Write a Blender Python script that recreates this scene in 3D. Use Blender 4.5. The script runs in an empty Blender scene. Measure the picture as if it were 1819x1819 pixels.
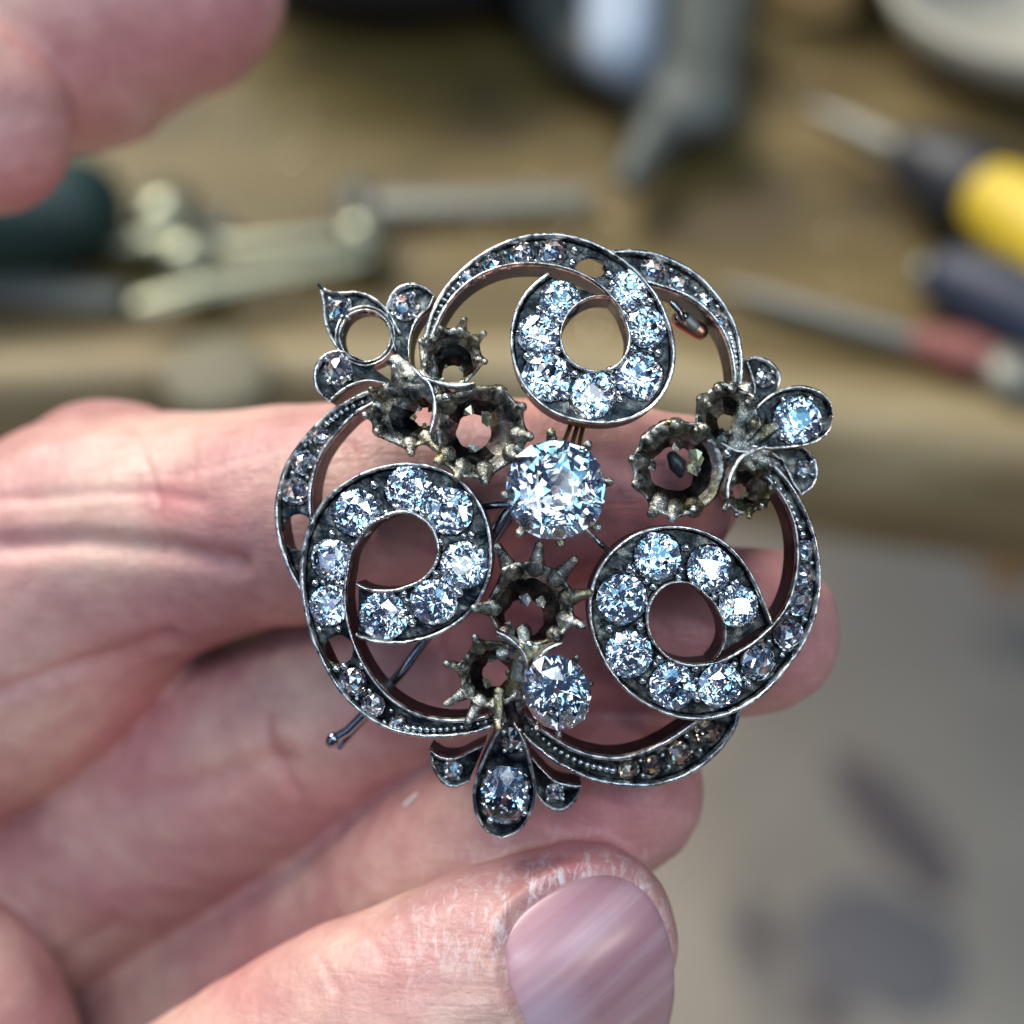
import bpy, bmesh, math, random
import numpy as np
from mathutils import Vector, Matrix, noise
from mathutils.bvhtree import BVHTree
random.seed(7); rng = np.random.RandomState(7)
scn = bpy.context.scene
COL = scn.collection

# ------------------------------------------------------------------ camera
PITCH = math.radians(48); D = 130.0; PX = 0.04          # camera distance to the brooch and picture scale, in mm
XW = Vector((1, 0, 0)); FW = Vector((0, math.cos(PITCH), -math.sin(PITCH)))
UW = Vector((0, math.sin(PITCH), math.cos(PITCH))); NW = -FW
BENCH = 0.75
CAM = Vector((0, 0, BENCH + 0.245))
ORG = CAM + FW * D * 1e-3                                # where the brooch is held
FRAME = Matrix(((XW.x, UW.x, NW.x, ORG.x), (XW.y, UW.y, NW.y, ORG.y), (XW.z, UW.z, NW.z, ORG.z), (0, 0, 0, 1)))
cd = bpy.data.cameras.new('camera'); cam = bpy.data.objects.new('camera', cd); COL.objects.link(cam)
cam.matrix_world = Matrix.Translation(CAM) @ FRAME.to_3x3().to_4x4()
cd.sensor_width = 36; cd.lens = 36 * D / (1819 * PX); cd.clip_start = 0.005; cd.clip_end = 30
cd.dof.use_dof = True; cd.dof.focus_distance = (D + 1.2) * 1e-3; cd.dof.aperture_fstop = 14.5; cd.dof.aperture_blades = 0
scn.camera = cam

# ------------------------------------------------------------------ world, lamps, exposure
w = bpy.data.worlds.new("World"); scn.world = w; w.use_nodes = True
w.node_tree.nodes['Background'].inputs[0].default_value = (0.26, 0.40, 0.80, 1)
w.node_tree.nodes['Background'].inputs[1].default_value = 0.15

def area(name, d, dist, sx, sy, power, color):
    """lamp in direction d (picture right, picture up, towards the camera) from the brooch"""
    v = (XW * d[0] + UW * d[1] + NW * d[2]).normalized()
    l = bpy.data.lights.new(name, 'AREA'); l.shape = 'RECTANGLE'; l.size = sx; l.size_y = sy; l.energy = power; l.color = color
    o = bpy.data.objects.new(name, l); COL.objects.link(o)
    o.location = ORG + v * dist; o.rotation_euler = (-v).to_track_quat('-Z', 'Y').to_euler()
    return o
def lamp_grid(name, d, dist, w_, h_, nx, ny, power, color, bar=.86, color2=None):
    """a window of nx by ny panes, each pane one lamp, with gaps between added for sparkle in the stones"""
    v = (XW * d[0] + UW * d[1] + NW * d[2]).normalized(); q = (-v).to_track_quat('-Z', 'Y')
    for i in range(nx):
        for j in range(ny):
            o = area(name, d, dist, w_ / nx * bar, h_ / ny * bar, power / (nx * ny), color if not color2 or (i * 3 + j * 5 + i * j) % 7 % 3 else color2)
            o.location += q @ Vector(((i - (nx - 1) / 2) * w_ / nx, (j - (ny - 1) / 2) * h_ / ny, 0))
lamp_grid('window_light', (-0.50, 1.0, 0.20), 2.2, 1.4, 1.2, 3, 2, 86, (1.0, 0.94, 0.85))
lamp_grid('added_fill_light', (0.10, 0.36, 1.0), 2.0, 2.2, 1.6, 6, 4, 21, (0.24, 0.62, 1.0), .69, (0.78, 0.90, 1.0))  # added fill panes on the camera side, unseen, to brighten the diamonds
lamp_grid('added_side_light', (-0.85, -0.15, 0.85), 2.0, 0.9, 1.2, 2, 3, 3.2, (0.45, 0.60, 1.0), .6)  # added side panes, unseen, for reflections in stones and metal
area('added_sparkle_light', (-0.16, 0.40, 1.0), 1.6, 0.9, 0.10, 6, (0.88, 0.94, 1.0))  # added narrow panel near the camera axis for sparkle in the stones
area('added_sparkle_light', (0.50, 0.15, 1.0), 1.7, 0.10, 0.8, 5, (0.80, 0.88, 1.0))  # second added panel for stone sparkle
area('bench_lamp_light', (0.75, -0.15, 0.9), 0.8, 0.10, 0.10, 0.8, (1.0, 0.88, 0.70))

scn.view_settings.view_transform = 'Standard'; scn.view_settings.look = 'None'
scn.view_settings.exposure = -0.08; scn.view_settings.gamma = 1
cy = scn.cycles
cy.max_bounces = 14; cy.transmission_bounces = 12; cy.glossy_bounces = 6; cy.diffuse_bounces = 3
cy.sample_clamp_indirect = 6; cy.use_denoising = True
try: cy.denoiser = 'OPENIMAGEDENOISE'
except Exception: pass
cy.caustics_reflective = False

# ------------------------------------------------------------------ materials
def mat(name, color=(.5, .5, .5), rough=.5, metal=0, **kw):
    m = bpy.data.materials.new(name); m.use_nodes = True
    p = m.node_tree.nodes['Principled BSDF']
    p.inputs['Base Color'].default_value = (*color, 1); p.inputs['Roughness'].default_value = rough; p.inputs['Metallic'].default_value = metal
    for k, v in kw.items(): p.inputs[k.replace('_', ' ')].default_value = v
    return m
class NT:
    def __init__(s, m): s.t = m.node_tree; s.p = s.t.nodes['Principled BSDF']; s.tc = s.t.nodes.new('ShaderNodeTexCoord')
    def n(s, t, **kw):
        x = s.t.nodes.new(t)
        for k, v in kw.items():
            if k in x.inputs.keys(): x.inputs[k].default_value = v
            else: setattr(x, k, v)
        return x
    def l(s, a, b): s.t.links.new(a, b)
    def coord(s, scale):
        mp = s.n('ShaderNodeMapping'); mp.inputs['Scale'].default_value = scale if hasattr(scale, '__len__') else (scale,) * 3
        s.l(s.tc.outputs['Object'], mp.inputs['Vector']); return mp.outputs[0]
    def noise(s, scale, detail=4, rough=.55, dist=0):
        x = s.n('ShaderNodeTexNoise', Scale=1.0, Detail=detail, Roughness=rough, Distortion=dist); s.l(s.coord(scale), x.inputs['Vector']); return x.outputs[0]
    def ramp(s, src, stops):
        r = s.n('ShaderNodeValToRGB'); e = r.color_ramp.elements
        while len(e) < len(stops): e.new(.5)
        for i, (p, c) in enumerate(stops): e[i].position = p; e[i].color = (*c, 1) if hasattr(c, '__len__') else (c, c, c, 1)
        s.l(src, r.inputs[0]); return r.outputs[0]
    def mix(s, f, a, b, mode='MIX'):
        x = s.n('ShaderNodeMix', data_type='RGBA', blend_type=mode)
        for v, i in ((f, 0), (a, 6), (b, 7)):
            if hasattr(v, 'links') or hasattr(v, 'is_output'): s.l(v, x.inputs[i])
            else: x.inputs[i].default_value = v if i == 0 else (*v, 1)
        return x.outputs[2]
    def bump(s, h, strength, dist, prev=None):
        b = s.n('ShaderNodeBump', Strength=strength, Distance=dist); s.l(h, b.inputs['Height'])
        if prev is not None: s.l(prev, b.inputs['Normal'])
        s.l(b.outputs[0], s.p.inputs['Normal']); return b.outputs[0]

# blackened silver: floor of the settings
m_dark = mat('tarnished_silver', (.2, .2, .2), .4, 1); t = NT(m_dark)
c = t.ramp(t.noise(900, 6, .65), [(.38, (.012, .015, .018)), (.52, (.045, .052, .054)), (.64, (.17, .175, .155)), (.80, (.50, .47, .38))])
t.l(c, t.p.inputs['Base Color']); t.l(t.ramp(t.noise(1500, 3), [(.3, .18), (.7, .46)]), t.p.inputs['Roughness'])
t.bump(t.noise(1900, 5, .7), .35, .00025)
# bright worn edge
m_edge = mat('worn_silver_edge', (.7, .72, .74), .27, 1); t = NT(m_edge)
t.l(t.ramp(t.noise(1500, 5, .6), [(.32, (.07, .07, .07)), (.45, (.40, .41, .40)), (.60, (.80, .79, .75))]), t.p.inputs['Base Color'])
t.l(t.ramp(t.noise(900, 3), [(.35, .14), (.65, .5)]), t.p.inputs['Roughness']); t.bump(t.noise(1600, 4), .28, .00015)
# side wall, brownish
m_wall = mat('oxidised_side_wall', (.16, .11, .10), .42, 1); t = NT(m_wall)
t.l(t.ramp(t.noise(700, 5, .6), [(.38, (.02, .022, .03)), (.58, (.075, .055, .055)), (.80, (.32, .22, .18))]), t.p.inputs['Base Color'])
t.bump(t.noise(1800, 4), .4, .00015)
# claws: rough cast silver with yellow-green tarnish
m_claw = mat('rough_cast_silver', (.3, .3, .28), .36, 1); t = NT(m_claw)
c1 = t.ramp(t.noise(800, 6, .68, .6), [(.34, (.03, .042, .045)), (.45, (.17, .185, .175)), (.56, (.52, .52, .47)), (.69, (.92, .90, .84))])
c2 = t.mix(t.ramp(t.noise(420, 3), [(.52, 0), (.68, .75)]), c1, (.38, .33, .13)); t.l(c2, t.p.inputs['Base Color'])
t.l(t.ramp(t.noise(1300, 3), [(.3, .12), (.7, .34)]), t.p.inputs['Roughness'])
t.bump(t.noise(1300, 6, .68), .5, .0005)
m_bead = mat('silver_grain', (.62, .66, .68), .2, 1)
m_steel = mat('dark_pin_steel', (.30, .33, .36), .2, 1)
m_gold = mat('brass_wire', (.62, .50, .28), .25, 1)
m_copper = mat('copper_hinge', (.55, .28, .18), .35, 1)
m_foil = mat('green_gold_foil', (.42, .44, .27), .3, .8)
m_black = mat('black_residue', (.02, .025, .03), .35, .2)

# diamond
m_dia = bpy.data.materials.new('diamond'); m_dia.use_nodes = True
nt = m_dia.node_tree; nt.nodes.remove(nt.nodes['Principled BSDF']); out = nt.nodes['Material Output']
g = nt.nodes.new('ShaderNodeBsdfGlass'); g.inputs['Color'].default_value = (.985, .995, 1, 1); g.inputs['Roughness'].default_value = 0.0; g.inputs['IOR'].default_value = 2.42
nt.links.new(g.outputs[0], out.inputs['Surface'])

m_smoky = m_dia.copy(); m_smoky.name = 'smoky_diamond'; [n for n in m_smoky.node_tree.nodes if n.type == 'BSDF_GLASS'][0].inputs['Color'].default_value = (.86, .79, .70, 1)

# skin
def skin(name):
    m = mat(name, (.6, .4, .35), .42, 0); t = NT(m); p = t.p
    p.inputs['Subsurface Weight'].default_value = .22; p.inputs['Subsurface Radius'].default_value = (1.0, .35, .22); p.inputs['Subsurface Scale'].default_value = .0022
    p.inputs['Specular IOR Level'].default_value = .45
    at = t.n('ShaderNodeAttribute', attribute_name='flush')
    base = t.ramp(t.noise((55, 90, 90), 4, .55), [(.34, (.52, .25, .24)), (.5, (.60, .34, .295)), (.66, (.68, .46, .37))])
    c = t.mix(at.outputs['Fac'], base, (.54, .20, .205))
    mott = t.ramp(t.noise(420, 4, .6), [(.35, (.80, .72, .73)), (.65, (1, 1, 1))])
    c = t.mix(.65, c, mott, 'MULTIPLY')
    dry = t.n('ShaderNodeAttribute', attribute_name='dry')
    dn = t.ramp(t.noise((1100, 420, 700), 5, .7, .8), [(.50, 0), (.66, 1)])
    mm = t.n('ShaderNodeMath', operation='MULTIPLY'); t.l(dn, mm.inputs[0]); t.l(dry.outputs['Fac'], mm.inputs[1])
    c = t.mix(mm.outputs[0], c, (.80, .70, .68)); t.l(c, p.inputs['Base Color'])
    # fine skin furrows: two directions of stretched ridges plus pores
    n1 = t.noise((260, 1900, 1500), 3, .5, .3); n2 = t.noise((1500, 420, 900), 3, .5, .3); n3 = t.noise(2600, 3)
    wv = t.n('ShaderNodeTexWave', wave_type='BANDS', bands_direction='Y', Scale=1.0, Distortion=3.5, Detail=2.0); wv.inputs['Detail Scale'].default_value = .6
    t.l(t.coord((180, 640, 300)), wv.inputs['Vector'])
    b = t.bump(n1, .4, .0002); b = t.bump(n2, .5, .0002, b); b = t.bump(wv.outputs[1], .05, .0001, b); b = t.bump(n3, .3, .00015, b)
    vo = t.n('ShaderNodeTexVoronoi', feature='DISTANCE_TO_EDGE', Scale=1.0); t.l(t.coord((750, 1100, 900)), vo.inputs['Vector'])
    b = t.bump(t.ramp(vo.outputs[0], [(0, 0), (.3, 1)]), .10, .0001, b)
    wob = t.n('ShaderNodeTexNoise', Scale=1.0, Detail=2.0); t.l(t.coord(220), wob.inputs['Vector'])
    sc = t.n('ShaderNodeVectorMath', operation='MULTIPLY_ADD'); t.l(wob.outputs[1], sc.inputs[0]); sc.inputs[1].default_value = (.9, .9, .9); t.l(t.coord((330, 620, 450)), sc.inputs[2])
    v2 = t.n('ShaderNodeTexVoronoi', feature='DISTANCE_TO_EDGE', Scale=1.0); t.l(sc.outputs[0], v2.inputs['Vector'])
    b = t.bump(t.ramp(v2.outputs[0], [(0, 0), (.10, 1)]), .08, .0002, b)
    t.l(t.ramp(n3, [(.3, .36), (.7, .56)]), p.inputs['Roughness'])
    return m
m_skin = skin('skin')
m_nail = mat('fingernail', (.62, .40, .42), .30, 0, Coat_Weight=.25, Coat_Roughness=.25); t = NT(m_nail)
t.p.inputs['Subsurface Weight'].default_value = .3; t.p.inputs['Subsurface Radius'].default_value = (1, .4, .3); t.p.inputs['Subsurface Scale'].default_value = .0015
mp = t.n('ShaderNodeMapping'); mp.inputs['Rotation'].default_value = (0, 0, math.radians(-38)); t.l(t.tc.outputs['Object'], mp.inputs['Vector'])
mp2 = t.n('ShaderNodeMapping'); mp2.inputs['Scale'].default_value = (55, 900, 60); t.l(mp.outputs[0], mp2.inputs['Vector'])
ns = t.n('ShaderNodeTexNoise', Scale=1.0, Detail=4.0); t.l(mp2.outputs[0], ns.inputs['Vector'])
cc = t.ramp(ns.outputs[0], [(.3, (.43, .215, .25)), (.55, (.50, .27, .30)), (.66, (.55, .33, .36)), (.76, (.60, .42, .44))])
pale = t.n('ShaderNodeAttribute', attribute_name='pale'); cc = t.mix(pale.outputs['Fac'], cc, (.62, .44, .50)); t.l(cc, t.p.inputs['Base Color'])
b = t.bump(ns.outputs[0], .2, .0001); t.bump(t.noise(1500, 3), .12, .0001, b)

# ------------------------------------------------------------------ helpers
def link(o, parent=None):
    COL.objects.link(o)
    if parent is not None: o.parent = parent
    return o
def tag(o, label=None, cat=None, group=None, kind=None):
    for k, v in (('label', label), ('category', cat), ('group', group), ('kind', kind)):
        if v: o[k] = v
    return o
def mesh_obj(name, verts, faces, mats, parent=None, smooth=True, midx=None):
    me = bpy.data.meshes.new(name); me.from_pydata([tuple(v) for v in verts], [], faces)
    for m in (mats if isinstance(mats, (list, tuple)) else [mats]): me.materials.append(m)
    if midx is not None: me.polygons.foreach_set('material_index', midx)
    me.polygons.foreach_set('use_smooth', [smooth] * len(me.polygons)); me.update()
    return link(bpy.data.objects.new(name, me), parent)
def bm_obj(name, bm, mats, parent=None, smooth=False):
    bmesh.ops.recalc_face_normals(bm, faces=bm.faces)
    me = bpy.data.meshes.new(name); bm.to_mesh(me); bm.free()
    for m in (mats if isinstance(mats, (list, tuple)) else [mats]): me.materials.append(m)
    me.polygons.foreach_set('use_smooth', [smooth] * len(me.polygons))
    return link(bpy.data.objects.new(name, me), parent)
def empty(name, M=None, loc=None):
    o = bpy.data.objects.new(name, None); COL.objects.link(o); o.empty_display_size = .01
    if M is not None: o.matrix_world = M
    if loc is not None: o.location = loc
    return o
def unproj(px, py, z=0.0):                       # mm, in the frame of the held brooch
    k = (D - z) / D * PX
    return Vector(((px - 909.5) * k, -(py - 909.5) * k, z))
RD = 72.0; CX, CY = 975, 930
def dome(px, py, h=0.0, dh=0.0):
    """point of the domed brooch in mm and its normal; h lifts the level, dh goes along the normal"""
    dx, dy = (px - CX) * PX, -(py - CY) * PX
    z = -(dx * dx + dy * dy) / (2 * RD)
    n = Vector((dx / RD, dy / RD, 1)).normalized()
    return unproj(px, py, z + h) + n * dh, n
def smooth1(a, s, wrap=False):
    n = int(3 * s) + 1; k = np.exp(-.5 * (np.arange(-n, n + 1) / s) ** 2); k /= k.sum()
    ap = np.concatenate([2 * a[0] - a[1:n + 1][::-1], a, 2 * a[-1] - a[-n - 1:-1][::-1]])
    return np.convolve(ap, k, 'valid')
def catmull(P, n):
    P = np.array(P, float); m = len(P); Q = np.vstack([2 * P[0] - P[1], P, 2 * P[-1] - P[-2]]); out = []
    for i in np.linspace(0, m - 1, n):
        j = min(int(i), m - 2); t = i - j; a, b, c, d = Q[j:j + 4]
        out.append(.5 * (2 * b + (c - a) * t + (2 * a - 5 * b + 4 * c - d) * t * t + (3 * b - a - 3 * c + d) * t ** 3))
    return np.array(out)
def tube(points, radii, seg=12, cap=True, flat=1.0, up=Vector((0, 0, 1))):
    """verts, faces of a smooth tapered tube with round ends"""
    P = [Vector(p) for p in points]; R = list(radii)
    if cap:
        d0 = (P[0] - P[1]).normalized(); d1 = (P[-1] - P[-2]).normalized(); pre, post = [], []
        for a in (85, 65, 45, 22):
            a = math.radians(a); pre.append((P[0] + d0 * R[0] * math.sin(a), R[0] * math.cos(a)))
            post.append((P[-1] + d1 * R[-1] * math.sin(a), R[-1] * math.cos(a)))
        post = post[::-1]
        P2 = [x[0] for x in pre] + P + [x[0] for x in post]; R2 = [x[1] for x in pre] + R + [x[1] for x in post]
    else: P2, R2 = P, R
    V, F = [], []; n = len(P2)
    for i in range(n):
        d = (P2[min(i + 1, n - 1)] - P2[max(i - 1, 0)]).normalized()
        a = d.cross(up)
        if a.length < .05: a = d.cross(Vector((1, 0, 0)))
        a.normalize(); b = a.cross(d).normalized()
        for k in range(seg):
            t = 2 * math.pi * k / seg; V.append(P2[i] + a * math.cos(t) * R2[i] + b * math.sin(t) * R2[i] * flat)
    for i in range(n - 1):
        for k in range(seg):
            k2 = (k + 1) % seg; F.append((i * seg + k, i * seg + k2, (i + 1) * seg + k2, (i + 1) * seg + k))
    F.append(tuple(range(seg))[::-1]); F.append(tuple((n - 1) * seg + k for k in range(seg)))
    return V, F
def mm(V): return [tuple(c * 1e-3 for c in v) for v in V]
def tube_obj(name, pts, radii, m, parent, seg=12, flat=1.0, unit=1e-3):
    V, F = tube(pts, radii, seg, flat=flat); o = mesh_obj(name, [tuple(c * unit for c in v) for v in V], F, m, parent); return o
def lathe(profile, seg=32):
    V, F = [], []
    for r, z in profile:
        for k in range(seg): t = 2 * math.pi * k / seg; V.append((r * math.cos(t), r * math.sin(t), z))
    for i in range(len(profile) - 1):
        for k in range(seg): k2 = (k + 1) % seg; F.append((i * seg + k, i * seg + k2, (i + 1) * seg + k2, (i + 1) * seg + k))
    return V, F

# ------------------------------------------------------------------ setting: floor
def ray_to(px, py, z):                           # world point at height z seen at this place of the picture
    d = (XW * (px - 909.5) * PX - UW * (py - 909.5) * PX + FW * D).normalized()
    return CAM + d * ((z - CAM.z) / d.z)
m_floor = mat('worn_grey_floor', (.5,.47,.44), .8); t = NT(m_floor)
c = t.ramp(t.noise(5, 5, .6), [(.3, (.44, .385, .31)), (.5, (.57, .49, .385)), (.72, (.68, .58, .45))])
c = t.mix(t.ramp(t.noise((9, 6, 9), 3, .5, .4), [(.60, 0), (.70, .8)]), c, (.12, .105, .12)); t.l(c, t.p.inputs['Base Color'])
fl = mesh_obj('floor', [(-3, -3, 0), (3, -3, 0), (3, 4, 0), (-3, 4, 0)], [(0, 1, 2, 3)], m_floor, smooth=False); tag(fl, kind='structure')
m_back = mat('dim_workshop_wall', (.20, .17, .13), .9)
bw = mesh_obj('wall', [(-3, 3, 0), (3, 3, 0), (3, 3, 2.6), (-3, 3, 2.6)], [(0, 1, 2, 3)], m_back, smooth=False); tag(bw, kind='structure')

# ------------------------------------------------------------------ workbench with a rounded pale front edge
m_wood = mat('oily_bench_wood', (.2, .15, .09), .5); t = NT(m_wood)
c = t.ramp(t.noise((14, 60, 14), 5, .6, .5), [(.3, (.070, .044, .013)), (.5, (.125, .089, .030)), (.7, (.20, .135, .052))])
c = t.mix(t.ramp(t.noise(28, 3, .5), [(.54, 0), (.66, .75)]), c, (.06, .042, .022))
sep = t.n('ShaderNodeSeparateXYZ'); t.l(t.tc.outputs['Object'], sep.inputs[0])
mr = t.n('ShaderNodeMapRange'); mr.inputs[1].default_value = -.16; mr.inputs[2].default_value = .02; mr.inputs[3].default_value = .7; mr.inputs[4].default_value = 0
t.l(sep.outputs[0], mr.inputs[0]); c = t.mix(mr.outputs[0], c, (.060, .048, .004)); t.l(c, t.p.inputs['Base Color']); t.bump(t.noise((60, 400, 60), 3), .2, .001)
m_lip = mat('worn_pale_wood', (.42, .33, .22), .55); t = NT(m_lip)
t.l(t.ramp(t.noise((12, 120, 90), 4, .6), [(.3, (.17, .115, .05)), (.55, (.26, .205, .105)), (.75, (.38, .295, .18))]), t.p.inputs['Base Color'])
bench = empty('workbench', loc=(0, 0, 0)); tag(bench, 'brown wooden workbench with a curved pale worn front edge', 'workbench')
edge_px = [(-700, 760), (-300, 735), (0, 712), (250, 700), (500, 690), (800, 692), (1100, 725), (1400, 778), (1819, 838), (2300, 900), (2900, 960)]
ep = catmull([(ray_to(x, y, BENCH).x, ray_to(x, y, BENCH).y) for x, y in edge_px], 120)
ep2 = catmull([(ray_to(x, y - (78 if x < 900 else 118), BENCH).x, ray_to(x, y - (78 if x < 900 else 118), BENCH).y) for x, y in edge_px], 120)
V, F = [], []
for i in range(120):
    V += [(ep2[i, 0], ep2[i, 1], BENCH), (ep2[i, 0] * 1.6, 1.6, BENCH), (ep2[i, 0], ep2[i, 1], BENCH - .03), (ep2[i, 0] * 1.6, 1.6, BENCH - .03)]
for i in range(119):
    a, b = i * 4, i * 4 + 4; F += [(a, b, b + 1, a + 1), (a + 2, a + 3, b + 3, b + 2), (a, a + 2, b + 2, b), (a + 1, b + 1, b + 3, a + 3)]
mesh_obj('bench_top', V, F, m_wood, bench, smooth=False)
prof = [(0, .0012), (.15, .003), (.6, .003), (.85, .001), (1.0, -.005), (1.03, -.010), (1.0, -.015), (.85, -.017), (.8, -.03), (0, -.032)]
V, F = [], []
for i in range(120):
    a, b = Vector((ep2[i, 0], ep2[i, 1])), Vector((ep[i, 0], ep[i, 1])); d = b - a
    for u, z in prof: q = a + d * u; V.append((q.x, q.y, BENCH + z))
n = len(prof)
for i in range(119):
    for k in range(n): k2 = (k + 1) % n; F.append((i * n + k, i * n + k2, (i + 1) * n + k2, (i + 1) * n + k))
mesh_obj('front_edge', V, F, m_lip, bench)
for sx in (-.75, .75):
    V = [(sx + a * .04, y, z) for z in (0, BENCH - .031) for a, y in ((-1, .9), (1, .9), (1, .98), (-1, .98))]
    mesh_obj('leg', V, [(0, 1, 2, 3), (4, 5, 6, 7), (0, 1, 5, 4), (1, 2, 6, 5), (2, 3, 7, 6), (3, 0, 4, 7)], m_wood, bench, smooth=False)

# ------------------------------------------------------------------ tools on the bench
def onb(px, py, h=0.004): return ray_to(px, py, BENCH + h)
def rod(name, pts, m, parent, h=.004, flat=1.0, seg=14):
    P = [onb(x, y, h) for x, y, r in pts]
    V, F = tube(P, [r for _, _, r in pts], seg, flat=flat); return mesh_obj(name, V, F, m, parent)
m_st = mat('dull_tool_steel', (.22, .22, .19), .5, .6); m_st2 = mat('pale_brass_steel', (.30, .31, .22), .34, .8)
m_yel = mat('yellow_plastic', (.60, .43, .03), .5); m_blk = mat('black_rubber', (.018, .02, .026), .5)
m_navy = mat('navy_plastic', (.018, .026, .05), .5); m_teal = mat('dark_teal_plastic', (.008, .030, .026), .5)
m_red = mat('red_plastic', (.25, .085, .07), .6); m_highlight = mat('painted_highlight', (.30, .36, .44), .7); m_cream = mat('cream_glaze', (.36, .34, .28), .5)
m_tan = mat('tan_wood', (.46, .30, .13), .6); m_grn = mat('dark_grey_green_paint', (.075, .085, .075), .5); m_orange = mat('orange_paint', (.55, .25, .08), .6)

s = empty('screwdriver', loc=onb(1640, 320)); tag(s, 'yellow and black handled screwdriver with grey steel blade on the bench', 'screwdriver')
s.location = (0, 0, 0)
rod('blade', [(1445, 195, .0012), (1510, 225, .0028), (1570, 255, .0030), (1640, 290, .0036)], m_st, s, .012)
rod('collar', [(1640, 290, .0075), (1690, 318, .0098), (1740, 345, .0098)], m_blk, s, .012)
rod('grip', [(1772, 362, .0082), (1808, 388, .0100), (1880, 440, .0108), (2050, 590, .016), (2200, 700, .012)], m_yel, s, .014)
s = tag(empty('navy_rod', loc=(0, 0, 0)), 'navy blue rod with pale end lying below the yellow grip', 'hand tool')
rod('grip', [(1700, 500, .007), (1760, 530, .0085), (1850, 575, .0085), (2000, 650, .008)], m_navy, s, .010)  # dark navy rounded length below the yellow grip
rod('grey_tip', [(1650, 492, .004), (1705, 512, .0055)], m_st, s, .008)
s = tag(empty('needle_file', loc=(0, 0, 0)), 'long thin grey needle file with a red handle at its right end', 'file')
rod('blade', [(1285, 512, .0010), (1360, 532, .0022), (1500, 572, .0024), (1640, 612, .0026)], m_st, s, .004)
rod('grip', [(1640, 610, .0035), (1700, 628, .0046), (1760, 645, .0040)], m_red, s, .004)
k = onb(1792, 706, .0); V, F = lathe([(0, .006), (.0045, .0058), (.006, .004), (.006, 0), (0, 0)], 20)
o = mesh_obj('screw_cap', [(a + k.x, b + k.y, c + k.z + .0032) for a, b, c in V], F, m_st); tag(o, 'small round dull metal cap on the pale bench edge at right', 'cap')
s = tag(empty('steel_bar', loc=(0, 0, 0)), 'flat grey steel bar lying level above the tweezers', 'metal bar')
rod('bar', [(640, 362, .0034), (800, 358, .0034), (1035, 350, .0030)], m_st, s, .0045, .4)
rod('end_stop', [(632, 345, .0036), (640, 385, .0036)], m_grn, s, .004)
s = tag(empty('dividers', loc=(0, 0, 0)), 'pair of pale steel dividers with round joints lying at left', 'dividers')
rod('arm', [(-60, 450, .0026), (100, 432, .0026), (300, 425, .0030), (420, 440, .0028), (640, 412, .0024)], m_st2, s, .006, .6)
rod('arm', [(255, 540, .0027), (350, 515, .0030), (500, 482, .0027), (650, 452, .0026)], m_st2, s, .006, .6)
for (x, y, r) in ((300, 395, .0066), (340, 475, .0060), (645, 438, .0052)):
    q = onb(x, y, .004); V, F = lathe([(0, .007), (r * .8, .0066), (r, .004), (r, -.003), (0, -.003)], 24)
    mesh_obj('joint', [(a + q.x, b + q.y, c + q.z) for a, b, c in V], F, m_st2, s)
s = tag(empty('tool_case', loc=(0, 0, 0)), 'dark teal tool case behind the pair of dividers', 'case')
rod('body', [(-120, 395, .013), (40, 380, .013), (130, 372, .011)], m_teal, s, .012)
rod('strap', [(90, 395, .006), (230, 430, .005), (380, 400, .004)], m_grn, s, .003, .5)
rod('clasp', [(-80, 500, .006), (100, 520, .005), (200, 530, .004)], m_grn, s, .003, .5)
# pliers like tool at the top
s = tag(empty('pliers', loc=(0, 0, 0)), 'dark grey green pliers with a painted pale highlight and the jaws pointing down left', 'pliers')
rod('handle', [(1100, -150, .010), (1106, -20, .0095), (1104, 95, .0078)], m_highlight, s, .020)  # pale rod stands in for the highlight along the tool
rod('handle', [(1000, -160, .018), (1020, -30, .017), (1075, 78, .013), (1160, 125, .011)], m_grn, s, .010, .6)
rod('handle', [(1240, -150, .014), (1235, 0, .014), (1225, 110, .012)], m_grn, s, .010, .6)
rod('pivot', [(1190, 150, .0125), (1225, 180, .0120)], m_grn, s, .012, .6)
rod('jaw', [(1195, 195, .0070), (1160, 255, .0050), (1118, 318, .0034)], m_grn, s, .010)
# bowl, block, dish at the top edge
def pot(name, px, py, prof, m, label, cat, seg=48):
    q = onb(px, py, 0); V, F = lathe(prof, seg)
    o = mesh_obj(name, V, F, m); o.location = (q.x, q.y, BENCH + .001); tag(o, label, cat); return o
pot('bowl', 735, -85, [(0, 0), (.030, 0), (.046, .010), (.055, .028), (.057, .036), (.054, .036), (.044, .016), (.028, .006), (0, .005)], m_navy, 'dark navy blue bowl standing at the top of the bench', 'bowl')
pot('dish', 1815, 85, [(0, 0), (.022, 0), (.030, .006), (.036, .018), (.034, .019), (.027, .009), (0, .006)], m_cream, 'round cream dish standing near the yellow handled screwdriver', 'dish')
pot('cup', 1560, -60, [(0, 0), (.016, 0), (.020, .006), (.021, .030), (.0195, .030), (.018, .008), (0, .004)], m_blk, 'small black cup between the tan block and the cream dish', 'cup')
a, b = onb(1375, 58, 0), onb(1515, 58, 0)
bm = bmesh.new(); bmesh.ops.create_cube(bm, size=1); bmesh.ops.scale(bm, vec=(b.x - a.x, .07, .02), verts=bm.verts); bmesh.ops.bevel(bm, geom=bm.edges[:], offset=.002, segments=2, affect='EDGES')
o = bm_obj('wood_block', bm, m_tan); o.location = ((a.x + b.x) / 2, a.y + .035, BENCH + .011); tag(o, 'small tan wooden block beside the pliers', 'block')
q = onb(385, 668, .004); V, F = lathe([(0, .003), (.008, .0028), (.0105, .0018), (.011, 0), (0, 0)], 24)
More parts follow.
